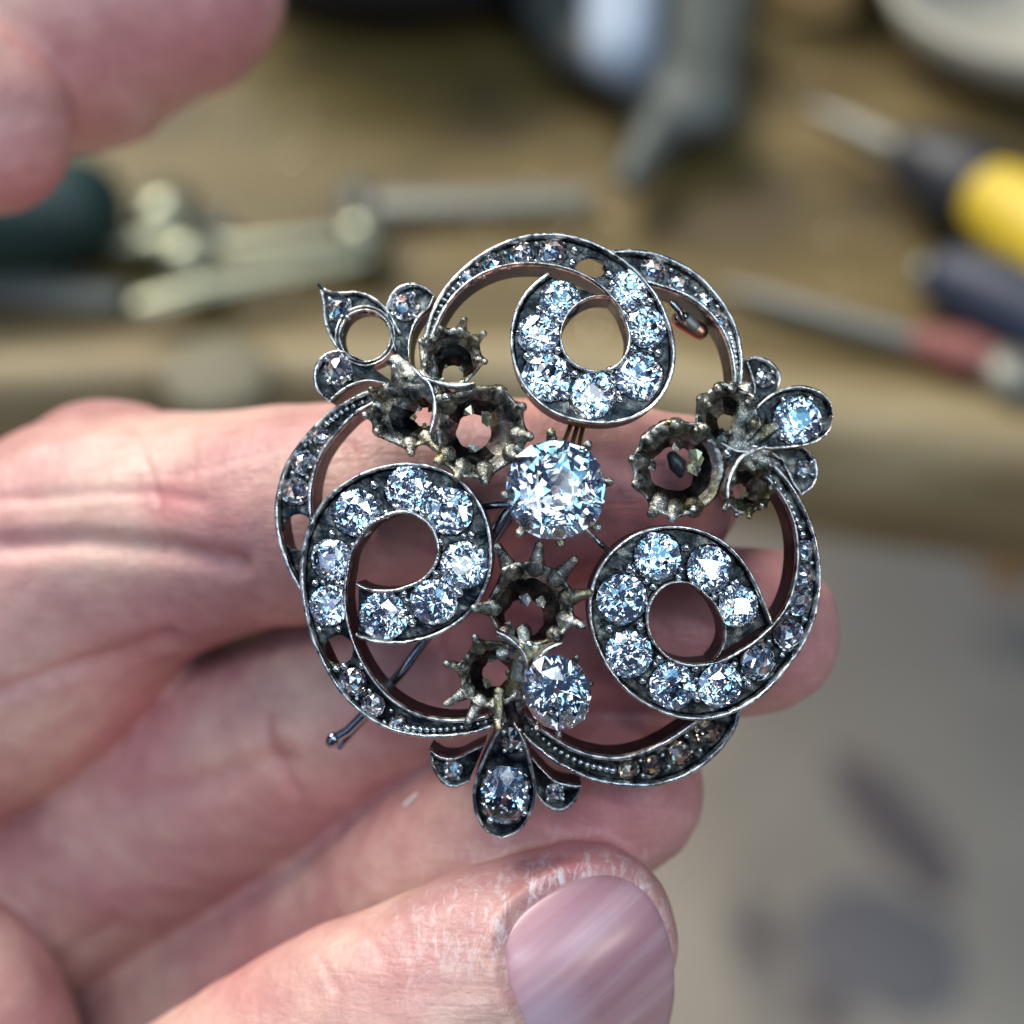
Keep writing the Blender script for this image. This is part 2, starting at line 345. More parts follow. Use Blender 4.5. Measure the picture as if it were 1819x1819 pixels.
o = mesh_obj('lead_weight', V, F, mat('grey_lead', (.17, .155, .10), .7)); o.location = (q.x, q.y, BENCH + .0032); tag(o, 'grey green round weight on the bench edge below the dividers', 'weight')
q = ray_to(1790, 1020, 0); V, F = lathe([(0, .006), (.015, .006), (.018, .003), (.018, 0), (0, 0)], 24)
o = mesh_obj('bottle_cap', V, F, m_orange); o.location = (q.x, q.y, .001); tag(o, 'small orange cap lying on the grey floor', 'cap')
def scrap(px, py, sx, sy, rz, label, m):
    q = ray_to(px, py, 0); V, F, nn = [], [], 26
    for z, s in ((0, 1), (.004, .96)):
        for k in range(nn):
            t = 2 * math.pi * k / nn; r = s * (1 + .25 * noise.noise(Vector((math.cos(t) * 1.5, math.sin(t) * 1.5, px))))
            V.append((math.cos(t) * sx * r, math.sin(t) * sy * r, z))
    F = [tuple(range(nn))[::-1], tuple(range(nn, 2 * nn))] + [(k, (k + 1) % nn, nn + (k + 1) % nn, nn + k) for k in range(nn)]
    o = mesh_obj('leather_scrap', V, F, m, smooth=False); o.location = (q.x, q.y, .001); o.rotation_euler.z = rz
    tag(o, label, 'scrap', 'dark scraps lying on the grey floor')
m_scr = mat('dark_leather', (.27, .22, .205), .8); m_scr2 = mat('slate_leather', (.30, .275, .27), .8)
scrap(1590, 1470, .020, .062, .5, 'long dark brown scrap on the grey floor', m_scr)
scrap(1570, 1690, .050, .042, -.5, 'blue grey scrap on the floor at the lower right', m_scr2)

# fine metal filings and chips strewn on the bench
bm = bmesh.new(); rf = random.Random(3)
for i in range(110):
    q = onb(rf.uniform(-50, 1850), rf.uniform(60, 640), .0012); r = rf.uniform(.0002, .0006)
    M = Matrix.Translation(q) @ Matrix.Rotation(rf.uniform(0, 6), 4, 'Z') @ Matrix.Rotation(rf.uniform(-.5, .5), 4, 'X') @ Matrix.Diagonal((r * rf.uniform(1, 3), r, r * .5, 1))
    bmesh.ops.create_icosphere(bm, subdivisions=1, radius=1, matrix=M)
tag(bm_obj('filings', bm, mat('filing_silver', (.7, .68, .6), .25, 1)), kind='stuff')

# ------------------------------------------------------------------ the hands
def blend_tubes(fingers, seg=40):
    V, F = [], []
    for f, flat in fingers:
        pts = catmull([(x, y, z, r) for x, y, z, r in f], 14 * len(f))
        P = [unproj(x, y, z) for x, y, z, r in pts]; R = [r * PX * (D - z) / D for x, y, z, r in pts]
        v, fa = tube(P, R, seg, flat=flat); o = len(V); V += v; F += [tuple(i + o for i in q) for q in fa]
    return V, F
def hand_mesh(name, fingers, voxel, smooth_it, label):
    V, F = blend_tubes(fingers)
    me = bpy.data.meshes.new('tmp'); me.from_pydata([tuple(v) for v in V], [], F)        # in mm while it is remeshed
    ob = link(bpy.data.objects.new(name, me))
    md = ob.modifiers.new('r', 'REMESH'); md.mode = 'VOXEL'; md.voxel_size = voxel; md.use_smooth_shade = True
    sm = ob.modifiers.new('s', 'SMOOTH'); sm.iterations = smooth_it; sm.factor = .5
    dg = bpy.context.evaluated_depsgraph_get(); new = bpy.data.meshes.new_from_object(ob.evaluated_get(dg))
    ob.modifiers.clear(); ob.data = new; bpy.data.meshes.remove(me)
    co = np.empty(len(new.vertices) * 3); new.vertices.foreach_get('co', co); co = co.reshape(-1, 3)
    no = np.empty(len(new.vertices) * 3); new.vertex_normals.foreach_get('vector', no); no = no.reshape(-1, 3)
    return ob, co, no
def seg_dist(px, py, line):
    best = np.full(px.shape, 1e9)
    for (x0, y0), (x1, y1) in zip(line[:-1], line[1:]):
        dx, dy = x1 - x0, y1 - y0; t = np.clip(((px - x0) * dx + (py - y0) * dy) / (dx * dx + dy * dy), 0, 1)
        best = np.minimum(best, np.hypot(px - x0 - t * dx, py - y0 - t * dy))
    return best
def proj(co):
    k = D / (D - co[:, 2]) / PX
    return co[:, 0] * k + 909.5, -co[:, 1] * k + 909.5
def finish_hand(ob, co, flush, dry, label):
    me = ob.data; me.vertices.foreach_set('co', (co * 1e-3).ravel())
    for nm, a in (('flush', flush), ('dry', dry)):
        at = me.attributes.new(nm, 'FLOAT', 'POINT'); at.data.foreach_set('value', np.clip(a, 0, 1))
    me.materials.clear(); me.materials.append(m_skin); me.polygons.foreach_set('use_smooth', [True] * len(me.polygons)); me.update()
    ob.matrix_world = FRAME; tag(ob, label, 'hand')

F1 = [(-900, 1560, -50, 330), (-300, 1250, -42, 330), (0, 1118, -36, 292), (180, 985, -31, 258), (340, 940, -26, 212), (600, 905, -18, 192), (850, 885, -14.5, 182), (1050, 868, -13.3, 160), (1185, 866, -13, 138)]
F2 = [(-800, 2000, -58, 300), (-200, 1680, -52, 260), (120, 1550, -50, 208), (330, 1408, -43, 218), (600, 1275, -31, 196), (880, 1182, -22, 168), (1100, 1132, -16.5, 152), (1340, 1122, -14, 150)]
F3 = [(-700, 2450, -62, 260), (0, 2060, -56, 190), (300, 1850, -49, 172), (600, 1655, -37, 168), (850, 1508, -20, 160), (1095, 1402, -16, 157)]
TH = [(-700, 3000, -34, 420), (0, 2370, -28, 300), (400, 2050, -18, 270), (680, 1868, -11, 248), (880, 1742, -8, 208), (1025, 1668, -8, 180)]
BL = [(-700, 2050, -40, 420), (-200, 1800, -34, 235), (-60, 1840, -34, 195), (-20, 2100, -36, 190), (100, 2500, -36, 240)]
KN = [(120, 885, -35, 140), (190, 862, -33, 152), (262, 892, -31, 150)]
FILL = [(-250, 1400, -62, 210), (200, 1230, -52, 135), (480, 1150, -45, 95), (900, 1040, -34, 60), (1200, 1000, -28, 45)]
FILL2 = [(-250, 1900, -66, 220), (120, 1740, -60, 130), (480, 1540, -48, 90), (850, 1350, -32, 60), (1080, 1260, -24, 45)]
PALM = [(-1700, 2600, -70, 560), (-1000, 2150, -58, 560), (-600, 2300, -50, 520)]
hand, co, no = hand_mesh('hand', [(F1, 1), (F2, 1), (F3, .95), (TH, .85), (BL, .9), (KN, 1), (FILL, 1), (FILL2, 1), (PALM, .6)], .42, 10, '')
px, py = proj(co); front = np.clip(no[:, 2] * 2, 0, 1)
flush = np.zeros(len(co)); dry = np.zeros(len(co)); disp = np.zeros(len(co))
for x, y, r in ((1185, 870, 190), (1380, 1120, 200), (1120, 1400, 190), (850, 900, 280), (300, 890, 60), (1000, 1160, 260), (250, 1300, 120), (1000, 1530, 90), (420, 1750, 110)):
    flush += .62 * np.exp(-((px - x) ** 2 + (py - y) ** 2) / (2 * (r * .62) ** 2))
creases = [([(235, 760), (262, 830), (285, 905), (283, 985)], 6, .22), ([(330, 745), (345, 820), (330, 900)], 5, .12), ([(0, 885), (120, 880), (260, 872), (360, 892)], 12, .28), ([(0, 968), (150, 962), (300, 975), (420, 1005)], 22, .9),
           ([(210, 810), (330, 775), (420, 760)], 5, .12), ([(230, 850), (380, 830), (470, 800)], 5, .12), ([(0, 1230), (150, 1180), (300, 1130)], 18, .5), ([(470, 1280), (480, 1340), (520, 1400)], 14, .4), ([(620, 790), (650, 880), (650, 980)], 10, .3), ([(760, 1080), (790, 1160), (800, 1250)], 10, .3),
           ([(560, 1690), (600, 1760), (600, 1850)], 8, .15), ([(640, 1640), (700, 1740), (720, 1830)], 6, .12), ([(150, 1420), (330, 1400), (500, 1350)], 26, .7), ([(50, 1650), (90, 1720), (200, 1640)], 20, .4), ([(780, 720), (800, 800), (790, 880)], 9, .25)]
for line, wd, dp in creases:
    d = seg_dist(px, py, line); g = np.exp(-(d / wd) ** 2) * front; disp -= dp * g; flush += .18 * np.exp(-(d / (wd * 1.6)) ** 2) * min(1, dp / .4)
nailout = [(893, 1682), (903, 1645), (935, 1608), (985, 1575), (1045, 1556), (1105, 1560), (1152, 1592), (1183, 1650), (1197, 1720), (1196, 1800), (1172, 1890), (1110, 1950), (1030, 1950), (960, 1880), (918, 1790), (898, 1730)]
cl = catmull(nailout + [nailout[0]], 160)
def inside(px, py, poly):
    r = np.zeros(px.shape, bool); n = len(poly)
    for i in range(n):
        x0, y0 = poly[i]; x1, y1 = poly[(i + 1) % n]
        if y0 == y1: continue
        c = ((y0 > py) != (y1 > py)) & (px < (x1 - x0) * (py - y0) / (y1 - y0) + x0); r ^= c
    return r
th_m = (px > 700) & (py > 1400) & (co[:, 2] > -13)
d = seg_dist(px, py, [tuple(p) for p in cl]); ins = inside(px, py, cl); f = front * th_m
leftside = np.clip((1110 - px) / 120, .15, 1)
disp += np.where(ins, -.75 * np.clip(d / 12, 0, 1), .55 * leftside * np.exp(-((d - 16) / 17) ** 2)) * f
dry += np.where(ins, 0, np.exp(-(d / 55) ** 2) * .85) * f * np.clip((1780 - py) / 200, 0, 1) + .42 * f * np.exp(-((px - 800) ** 2 + (py - 1620) ** 2) / 170 ** 2)
flush += np.where(ins, 0, .25 * np.exp(-(d / 14) ** 2) * .3) * f
for i in range(0, len(co)):                              # soft unevenness of flesh
    pass
sc_ = .11; nz = np.array([noise.noise(Vector(c) * sc_) for c in co]) * .35 + np.array([noise.noise(Vector(c) * .33 + Vector((9, 1, 4))) for c in co]) * .14
co = co + no * (disp + nz)[:, None]
finish_hand(hand, co, flush, dry, 'left hand pinching the brooch between thumb and fingertips')
# thumb nail
bv = BVHTree.FromPolygons([tuple(v) for v in co], [tuple(p.vertices) for p in hand.data.polygons])
eye = Vector((0, 0, D)); pts = []
ncx, ncy = 1050, 1745
for i in range(40):
    for j in range(40):
        x, y = 880 + i * 8.4, 1545 + j * 10.5
        if not inside(np.array([x]), np.array([y]), cl)[0]: continue
        h = bv.ray_cast(eye, (unproj(x, y, 0) - eye).normalized())
        if h[0] is not None and h[0].z > -14: pts.append(tuple(h[0]))
pts = np.array(pts); xm, ym = pts[:, 0].mean(), pts[:, 1].mean()
def quad(x, y): x = x - xm; y = y - ym; return np.stack([np.ones_like(x), x, y, x * x, x * y, y * y, x ** 4, y ** 4], -1)
coef = np.linalg.lstsq(quad(pts[:, 0], pts[:, 1]), pts[:, 2], rcond=None)[0]
nr, na = 14, 159; V, F, pale = [], [], []
for lay, off in ((0, .42), (1, .0)):
    for i in range(nr + 1):
        s_ = i / nr
        for k in range(na):
            x = ncx + (cl[k][0] - ncx) * s_; y = ncy + (cl[k][1] - ncy) * s_
            q = unproj(x, y, -5); zz = float(quad(np.array([q.x]), np.array([q.y]))[0] @ coef)
            q = unproj(x, y, zz); zz = float(quad(np.array([q.x]), np.array([q.y]))[0] @ coef)
            V.append((q.x * 1e-3, q.y * 1e-3, (zz + off - (.24 * s_ ** 8 if lay == 0 else 0)) * 1e-3)); pale.append(max(0, min(1, 1.3 - math.hypot(x - 975, (y - 1830) * .8) / 75)) * .8)
L = (nr + 1) * na
for i in range(nr):
    for k in range(na):
        k2 = (k + 1) % na; a, b, c_, d_ = i * na + k, i * na + k2, (i + 1) * na + k2, (i + 1) * na + k
        if i: F += [(a, b, c_, d_), (L + a, L + d_, L + c_, L + b)]
        else: F += [(a, c_, d_), (L + a, L + d_, L + c_)]
for k in range(na): k2 = (k + 1) % na; F.append((nr * na + k, nr * na + k2, L + nr * na + k2, L + nr * na + k))
nail = mesh_obj('fingernail', V, F, m_nail, hand)
cz = quad(co[:, 0], co[:, 1]) @ coef                       # keep the skin under the nail plate
pn, qn = proj(co); low = inside(pn, qn, np.array([(ncx + (x - ncx) * 1.02, ncy + (y - ncy) * 1.02) for x, y in cl])) & (co[:, 2] > cz - .12) & (co[:, 2] > -13) & (no[:, 2] > 0)
co[low, 2] = cz[low] - .12
E = np.empty(len(hand.data.edges) * 2, int); hand.data.edges.foreach_get('vertices', E); E = E.reshape(-1, 2)
band = (seg_dist(pn, qn, [tuple(p) for p in cl]) < 24) & (co[:, 2] > -13) & (no[:, 2] > -.2); Eb = E[band[E[:, 0]] | band[E[:, 1]]]
for it in range(7):                                      # soften the nail fold
    acc = np.zeros_like(co); num = np.zeros(len(co))
    for a_, b_ in ((0, 1), (1, 0)): np.add.at(acc, Eb[:, a_], co[Eb[:, b_]]); np.add.at(num, Eb[:, a_], 1)
    k_ = band & (num > 0); co[k_] = .4 * co[k_] + .6 * acc[k_] / num[k_][:, None]
hand.data.vertices.foreach_set('co', (co * 1e-3).ravel()); hand.data.update()
at = nail.data.attributes.new('pale', 'FLOAT', 'POINT'); at.data.foreach_set('value', pale)

# second hand at the top left: a fingertip and the tip behind it
G1 = [(-900, -420, -48, 330), (-350, -140, -47, 280), (60, 15, -46, 256), (200, 0, -46, 238), (318, -18, -46, 190)]
G2 = [(-900, 250, -38, 300), (-400, 170, -37, 220), (-150, 150, -36, 170), (-40, 205, -36, 160), (-15, 245, -36, 140)]
PALM2 = [(-1700, -100, -56, 520), (-1100, -100, -50, 480), (-800, -60, -46, 420)]
h2, co2, no2 = hand_mesh('hand', [(G1, .9), (G2, .9), (PALM2, .6)], .6, 6, '')
px2, py2 = proj(co2); fl2 = np.zeros(len(co2))
for x, y, r in ((330, 60, 240), (100, 130, 160), (60, 330, 90)): fl2 += .45 * np.exp(-((px2 - x) ** 2 + (py2 - y) ** 2) / (2 * (r * .62) ** 2))
nz = np.array([noise.noise(Vector(c) * .12) for c in co2]) * .35
co2 = co2 + no2 * nz[:, None]
finish_hand(h2, co2, fl2, np.zeros(len(co2)), 'blurred fingertips of another hand reaching in at the top corner')

# ------------------------------------------------------------------ the brooch
brooch = empty('brooch', M=FRAME); tag(brooch, 'domed antique silver brooch of three diamond scrolls with empty claw settings', 'brooch')
def old_cut(seed, squar):
    r = random.Random(seed); P = []
    def ring(n, rad, z, off, jit=0.0):
        for k in range(n):
            a = 2 * math.pi * (k + off) / n + r.uniform(-jit, jit) * .4
            s_ = (abs(math.cos(a)) ** squar + abs(math.sin(a)) ** squar) ** (-1 / squar)
            P.append((rad * s_ * math.cos(a) * (1 + r.uniform(-jit, jit) * .25), rad * s_ * math.sin(a) * (1 + r.uniform(-jit, jit) * .25), z + r.uniform(-jit, jit) * .12))
    ring(8, .44, .39, 0, .05); ring(8, .74, .275, .5, .05); ring(16, 1.0, .03, 0); ring(16, 1.0, -.03, 0); (ring(8, .80, -.225, .5, .05) if seed % 2 else None); ring(8, .34, -.625, .5, .06); ring(8, .09, -.81, 0, .02)
    bm = bmesh.new()
    for p in P: bm.verts.new(p)
    h = bmesh.ops.convex_hull(bm, input=bm.verts)
    bmesh.ops.delete(bm, geom=[g for g in h['geom_interior'] if isinstance(g, bmesh.types.BMVert)], context='VERTS')
    return bm
def rose_cut(seed):
    r = random.Random(seed); P = [(0 + r.uniform(-.08, .08), r.uniform(-.08, .08), .62)]
    n = 6; o = r.random()
    for k in range(n): a = 2 * math.pi * (k + o) / n; P.append((.56 * math.cos(a), .56 * math.sin(a), .42 + r.uniform(-.05, .05)))
    for k in range(12):
        a = 2 * math.pi * k / 12; q = 1 + r.uniform(-.06, .04); P += [(q * math.cos(a), q * math.sin(a), .05), (q * math.cos(a), q * math.sin(a), -.06)]
    P += [(.5 * math.cos(a), .5 * math.sin(a), -.35) for a in (0, 2.1, 4.2)]
    bm = bmesh.new()
    for p in P: bm.verts.new(p)
    h = bmesh.ops.convex_hull(bm, input=bm.verts)
    bmesh.ops.delete(bm, geom=[g for g in h['geom_interior'] if isinstance(g, bmesh.types.BMVert)], context='VERTS')
    return bm
def bm_mesh(name, bm, m, smooth=False):
    bmesh.ops.recalc_face_normals(bm, faces=bm.faces); me = bpy.data.meshes.new(name); bm.to_mesh(me); bm.free(); me.materials.append(m)
    me.polygons.foreach_set('use_smooth', [smooth] * len(me.polygons)); return me
OLD = [bm_mesh('old_cut_diamond', old_cut(i, q), m_dia) for i, q in enumerate((2.0, 2.3, 2.6, 2.2, 2.9))]
ROSE = [bm_mesh('rose_cut_diamond', rose_cut(i + 40), m_dia) for i in range(5)]
bm = bmesh.new(); bmesh.ops.create_icosphere(bm, subdivisions=2, radius=1); GRAIN = bm_mesh('grain', bm, m_bead, True)
cnt = [0]
def place(name, me, px, py, h, dh, sx, sy, sz, rot, parent, tilt=0.0):
    p, n = dome(px, py, h, dh)
    q = n.to_track_quat('Z', 'Y').to_matrix() @ Matrix.Rotation(rot, 3, 'Z')
    if tilt: q = Matrix.Rotation(random.uniform(-tilt, tilt), 3, 'X') @ Matrix.Rotation(random.uniform(-tilt, tilt), 3, 'Y') @ q
    o = bpy.data.objects.new(name, me); link(o, parent)
    o.matrix_local = Matrix.Translation(p * 1e-3) @ q.to_4x4() @ Matrix.Diagonal((sx * PX * 1e-3, sy * PX * 1e-3, sz * PX * 1e-3, 1))
    return o
def diamond(px, py, r, parent, h, dh=-.45, ry=None, rose=False, rot=None):
    cnt[0] += 1; me = (ROSE if rose else OLD)[cnt[0] % 5]
    r *= 1.05; ry = ry * 1.05 if ry else None
    return place('diamond', me, px, py, h, dh, r, ry or r, r if not rose else r * 1.1, random.uniform(0, 6) if rot is None else rot, parent, .09)
def grain(px, py, r, parent, h, dh=-.55): place('grain', GRAIN, px, py, h, dh, r, r, r * 1.15, 0, parent)

def channel(name, O, I, holes, h=0.0, T=2.6, fd=.75, rw=.26, M=16, caps=(True, True), parent=None, drop=None):
    """raised double edge with a sunk floor between outer line O and inner line I (pixel lists of one length)"""
    O = np.array(O); I = np.array(I); n = len(O); V, F, mi = [], [], []
    hh = [h if drop is None else h + drop(i / (n - 1)) for i in range(n)]
    wdt = np.hypot(*(I - O).T) * PX
    def strip(fr_fn, closed, m_fn):
        base = len(V); cnt_ = None
        for i in range(n):
            prof = fr_fn(i); cnt_ = len(prof)
            jit = .032 * noise.noise(Vector((i * .35, h * 7, O[0, 0])))
            for f_, z in prof: p_, _ = dome(*(O[i] + (I[i] - O[i]) * f_), hh[i], z + (jit if z > -.2 else 0)); V.append(p_)
        for i in range(n - 1):
            for k in range(cnt_ if closed else cnt_ - 1):
                k2 = (k + 1) % cnt_; F.append((base + i * cnt_ + k, base + i * cnt_ + k2, base + (i + 1) * cnt_ + k2, base + (i + 1) * cnt_ + k)); mi.append(m_fn(k))
        for i in ((0, n - 1) if closed else ()):
            F.append(tuple(base + i * cnt_ + k for k in range(cnt_))); mi.append(0)
    def wallprof(i, side):
        r = min(rw / max(wdt[i], 1e-3), .42) * (1 + .18 * noise.noise(Vector((i * .21, side * 5, h))))
        P = [(0, -T), (0, -.55), (0, -.05), (r * .25, 0), (r * .7, .0), (r, -.06), (r, -.6), (r, -T)]
        return P if side == 0 else [(1 - a, b) for a, b in P]
    mf = lambda k: 0 if 1 <= k <= 5 else 1
    strip(lambda i: wallprof(i, 0), True, mf); strip(lambda i: wallprof(i, 1), True, mf)
    ob = mesh_obj(name, mm(V), F, [m_edge, m_wall], parent, True, mi)
    # floor
    bm = bmesh.new(); rows = []
    for i in range(n):
        r = min(rw / max(wdt[i], 1e-3), .42) * .8; row = []
        for k in range(M + 1):
            f_ = r + (1 - 2 * r) * k / M; q = O[i] + (I[i] - O[i]) * f_; row.append((q, bm.verts.new((0, 0, 0)), i))
        rows.append(row)
    info = {}
    for row in rows:
        for q, v, i in row:
            info[v] = (q, i)
    faces = []
    hl = [(hx, hy, hr, (hr if len(a) == 0 else a[0])) for hx, hy, hr, *a in holes]
    def ins_(q, s=1.0): return any(((q[0] - hx) / (hr * s)) ** 2 + ((q[1] - hy) / (hr2 * s)) ** 2 < 1 for hx, hy, hr, hr2 in hl)
    for i in range(n - 1):
        for k in range(M):
            vs = [rows[i][k], rows[i][k + 1], rows[i + 1][k + 1], rows[i + 1][k]]; c_ = sum((x[0] for x in vs)) / 4
            if not ins_(c_): faces.append(bm.faces.new([x[1] for x in vs]))
    for v, (q, i) in info.items():
        for hx, hy, hr, hr2 in hl:
            e = math.hypot((q[0] - hx) / hr, (q[1] - hy) / hr2)
            if 1e-6 < e < 1.0:
                s_ = 1 / e * (1 + .05 * noise.noise(Vector((q[0] * .2, q[1] * .2, 0)))); q = np.array([hx + (q[0] - hx) * s_, hy + (q[1] - hy) * s_])
        z = -fd + .10 * noise.noise(Vector((q[0] * .06, q[1] * .06, 3))) + .05 * noise.noise(Vector((q[0] * .2, q[1] * .2, 8)))
        v.co = dome(q[0], q[1], hh[i], z)[0]
    for v in [v for v in bm.verts if not v.link_faces]: bm.verts.remove(v)
    g = bmesh.ops.extrude_face_region(bm, geom=bm.faces[:])
    for v in g['geom']:
        if isinstance(v, bmesh.types.BMVert): v.co.z -= .45
    bmesh.ops.scale(bm, vec=(1e-3,) * 3, verts=bm.verts)
    bm_obj('setting_plate', bm, m_dark, ob, True)
    return ob
def spiral(cx, cy, outer, inner, a0, a1, n, a2=None):
    a2 = a2 or a1
    def rr(P, a1):
        a = [math.degrees(math.atan2(y - cy, x - cx)) for x, y in P]; s_ = 1 if a1 > a0 else -1; u = [a[0]]
        while u[0] - a0 > 180: u[0] -= 360
        while u[0] - a0 < -180: u[0] += 360
        for v in a[1:]:
            while (v - u[-1]) * s_ < -40: v += 360 * s_
            while (v - u[-1]) * s_ > 320: v -= 360 * s_
            u.append(v)
        r = [math.hypot(x - cx, y - cy) for x, y in P]; u = np.array(u) * s_; o = np.argsort(u)
        return np.interp(np.linspace(a0, a1, n) * s_, u[o], np.array(r)[o])
    ro, ri = smooth1(rr(outer, a1), n / 75), smooth1(rr(inner, a2), n / 75); th = np.radians(np.linspace(a0, a1, n)); ti = np.radians(np.linspace(a0, a2, n))
    return np.stack([cx + ro * np.cos(th), cy + ro * np.sin(th)], 1), np.stack([cx + ri * np.cos(ti), cy + ri * np.sin(ti)], 1)
def grains_between(stones, parent, h, fd=-.5):
    for (x0, y0, r0, *_), (x1, y1, r1, *_) in zip(stones[:-1], stones[1:]):
        d = math.hypot(x1 - x0, y1 - y0)
        if d > 2.6 * (r0 + r1): continue
        f = r0 / (r0 + r1); mx, my = x0 + (x1 - x0) * f, y0 + (y1 - y0) * f; ux, uy = -(y1 - y0) / d, (x1 - x0) / d; rm = min(r0, r1)
        for s_ in (-1, 1):
            k = s_ * rm * random.uniform(.58, .78); grain(mx + ux * k + random.uniform(-2, 2), my + uy * k + random.uniform(-2, 2), random.uniform(.15, .21) * rm + 1.2, parent, h, fd)
            if rm > 30 and random.random() < .6:
                k = s_ * rm * random.uniform(.30, .45); grain(mx + ux * k, my + uy * k, random.uniform(.11, .15) * rm + 1, parent, h, fd)
def bead_row(pts, n, r0, r1, parent, h):
    P = catmull(pts, n)
    for i, (x, y) in enumerate(P): grain(x, y, r0 + (r1 - r0) * i / (n - 1), parent, h, -.45)

# scroll at the top
A_out = [(752, 600), (765, 550), (790, 508), (830, 468), (880, 435), (930, 418), (975, 413), (1040, 425), (1100, 455), (1150, 500), (1185, 560), (1200, 620), (1195, 670), (1170, 715), (1130, 742), (1085, 752), (1040, 750), (985, 735), (940, 700), (915, 655), (906, 600), (912, 560), (930, 522), (965, 490)]
A_in = [(768, 602), (782, 565), (805, 525), (845, 493), (890, 473), (950, 470), (1005, 478), (1050, 498), (1085, 528), (1108, 568), (1116, 605), (1108, 632), (1091, 650), (1058, 657), (1028, 648), (1005, 625), (998, 592), (1008, 562), (1030, 538), (1054, 527), (1084, 527)]
O, I = spiral(1055, 600, A_out, A_in, -180, 235, 420, 292)
A_st = [(832, 487, 18), (876, 463, 19), (927, 446, 22), (982, 441, 26)]; A_st2 = [(1117, 509, 35), (1150, 578, 37, 36), (1138, 665, 42), (1054, 700, 39, 43), (970, 666, 43), (956, 589, 38), (995, 529, 36)]
hA = [(x, y, r[0] * .9, (r[1] if len(r) > 1 else r[0]) * .9) for x, y, *r in A_st + A_st2] + [(1052, 469, 27, 17)]
sA = channel('scroll', O, I, hA, 0, parent=brooch); sA['label'] = 'top scroll with one empty square setting'
for x, y, *r in A_st: diamond(x, y, r[0], sA, 0, -.5, rose=True)
for x, y, *r in A_st2: diamond(x, y, r[0], sA, 0, -.55, r[1] if len(r) > 1 else None, rot=random.uniform(-.4, .4))
grains_between(A_st, sA, 0); grains_between(A_st2, sA, 0); bead_row([(814, 502), (790, 526), (776, 556), (763, 592)], 9, 6.5, 3.5, sA, 0)
for x, y in ((1022, 440), (1018, 462), (1084, 483), (1090, 500)): grain(x, y, 8, sA, 0)

# scroll at the left
B_out = [(885, 1290), (830, 1308), (770, 1312), (690, 1300), (620, 1250), (570, 1170), (540, 1080), (533, 1010), (545, 940), (575, 888), (620, 852), (680, 828), (745, 823), (800, 838), (848, 885), (873, 960), (866, 1040), (838, 1088), (790, 1123), (730, 1143), (670, 1143), (640, 1138), (622, 1122)]
B_in = [(862, 1272), (810, 1280), (760, 1275), (700, 1248), (660, 1200), (630, 1140), (616, 1080), (620, 1020), (640, 960), (680, 923), (725, 913), (763, 938), (775, 985), (757, 1020), (720, 1040), (680, 1047), (645, 1042), (626, 1030), (618, 1020)]
O, I = spiral(705, 980, B_out, B_in, 61, 476, 430, 503)
B_st = [(703, 1289, 15), (660, 1256, 21), (623, 1214, 25)]; B_st2 = [(580, 1077, 36), (584, 995, 36, 39), (629, 912, 42, 40), (722, 869, 42), (797, 909, 41), (822, 1004, 42), (768, 1072, 40), (677, 1096, 43, 42)]
hB = [(x, y, r[0] * .9, (r[1] if len(r) > 1 else r[0]) * .9) for x, y, *r in B_st + B_st2] + [(597, 1158, 25, 26)]
sB = channel('scroll', O, I, hB, 0, parent=brooch); sB['label'] = 'left scroll with one round hole where a stone is missing'
for x, y, *r in B_st: diamond(x, y, r[0], sB, 0, -.5, rose=True)
for x, y, *r in B_st2: diamond(x, y, r[0], sB, 0, -.55, r[1] if len(r) > 1 else None, rot=random.uniform(-.4, .4))
grains_between(B_st, sB, 0); grains_between(B_st2, sB, 0); bead_row([(722, 1296), (765, 1299), (810, 1296), (862, 1285)], 12, 7, 4, sB, 0)
for x, y in ((564, 1120), (598, 1119), (594, 1191), (608, 1186), (640, 1185)): grain(x, y, 7.5, sB, 0)

# scroll at the right
C_out = [(1376, 822), (1400, 850), (1430, 900), (1456, 982), (1459, 1037), (1446, 1109), (1399, 1186), (1357, 1235), (1302, 1268), (1239, 1281), (1165, 1262), (1110, 1226), (1069, 1169), (1047, 1106), (1049, 1043), (1080, 985), (1121, 952), (1179, 934), (1234, 938), (1289, 963), (1330, 1010), (1352, 1054), (1366, 1090), (1376, 1112)]
C_in = [(1352, 842), (1391, 883), (1409, 923), (1416, 982), (1412, 1024), (1396, 1079), (1357, 1123), (1311, 1156), (1253, 1178), (1206, 1175), (1170, 1147), (1153, 1103), (1160, 1068), (1187, 1040), (1220, 1036), (1253, 1059), (1276, 1088), (1286, 1112), (1287, 1142), (1276, 1164), (1262, 1178)]
O, I = spiral(1218, 1098, C_out, C_in, -61, 364, 440, 418)
C_st = [(1434, 977, 19), (1434, 1024, 21), (1425, 1071, 25), (1407, 1131, 29), (1352, 1180, 33)]; C_st2 = [(1283, 1221, 40), (1196, 1221, 40, 42), (1118, 1164, 42), (1108, 1066, 44), (1171, 988, 41), (1264, 1011, 43, 40), (1316, 1078, 36)]
hC = [(x, y, r[0] * .9, (r[1] if len(r) > 1 else r[0]) * .9) for x, y, *r in C_st + C_st2]
sC = channel('scroll', O, I, hC, 0, parent=brooch); sC['label'] = 'right scroll with all of its stones'
for x, y, *r in C_st: diamond(x, y, r[0], sC, 0, -.5, rose=True)
for x, y, *r in C_st2: diamond(x, y, r[0], sC, 0, -.55, r[1] if len(r) > 1 else None, rot=random.uniform(-.4, .4))
grains_between(C_st + C_st2, sC, 0); bead_row([(1372, 845), (1398, 880), (1414, 912), (1430, 950)], 10, 4, 7, sC, 0)

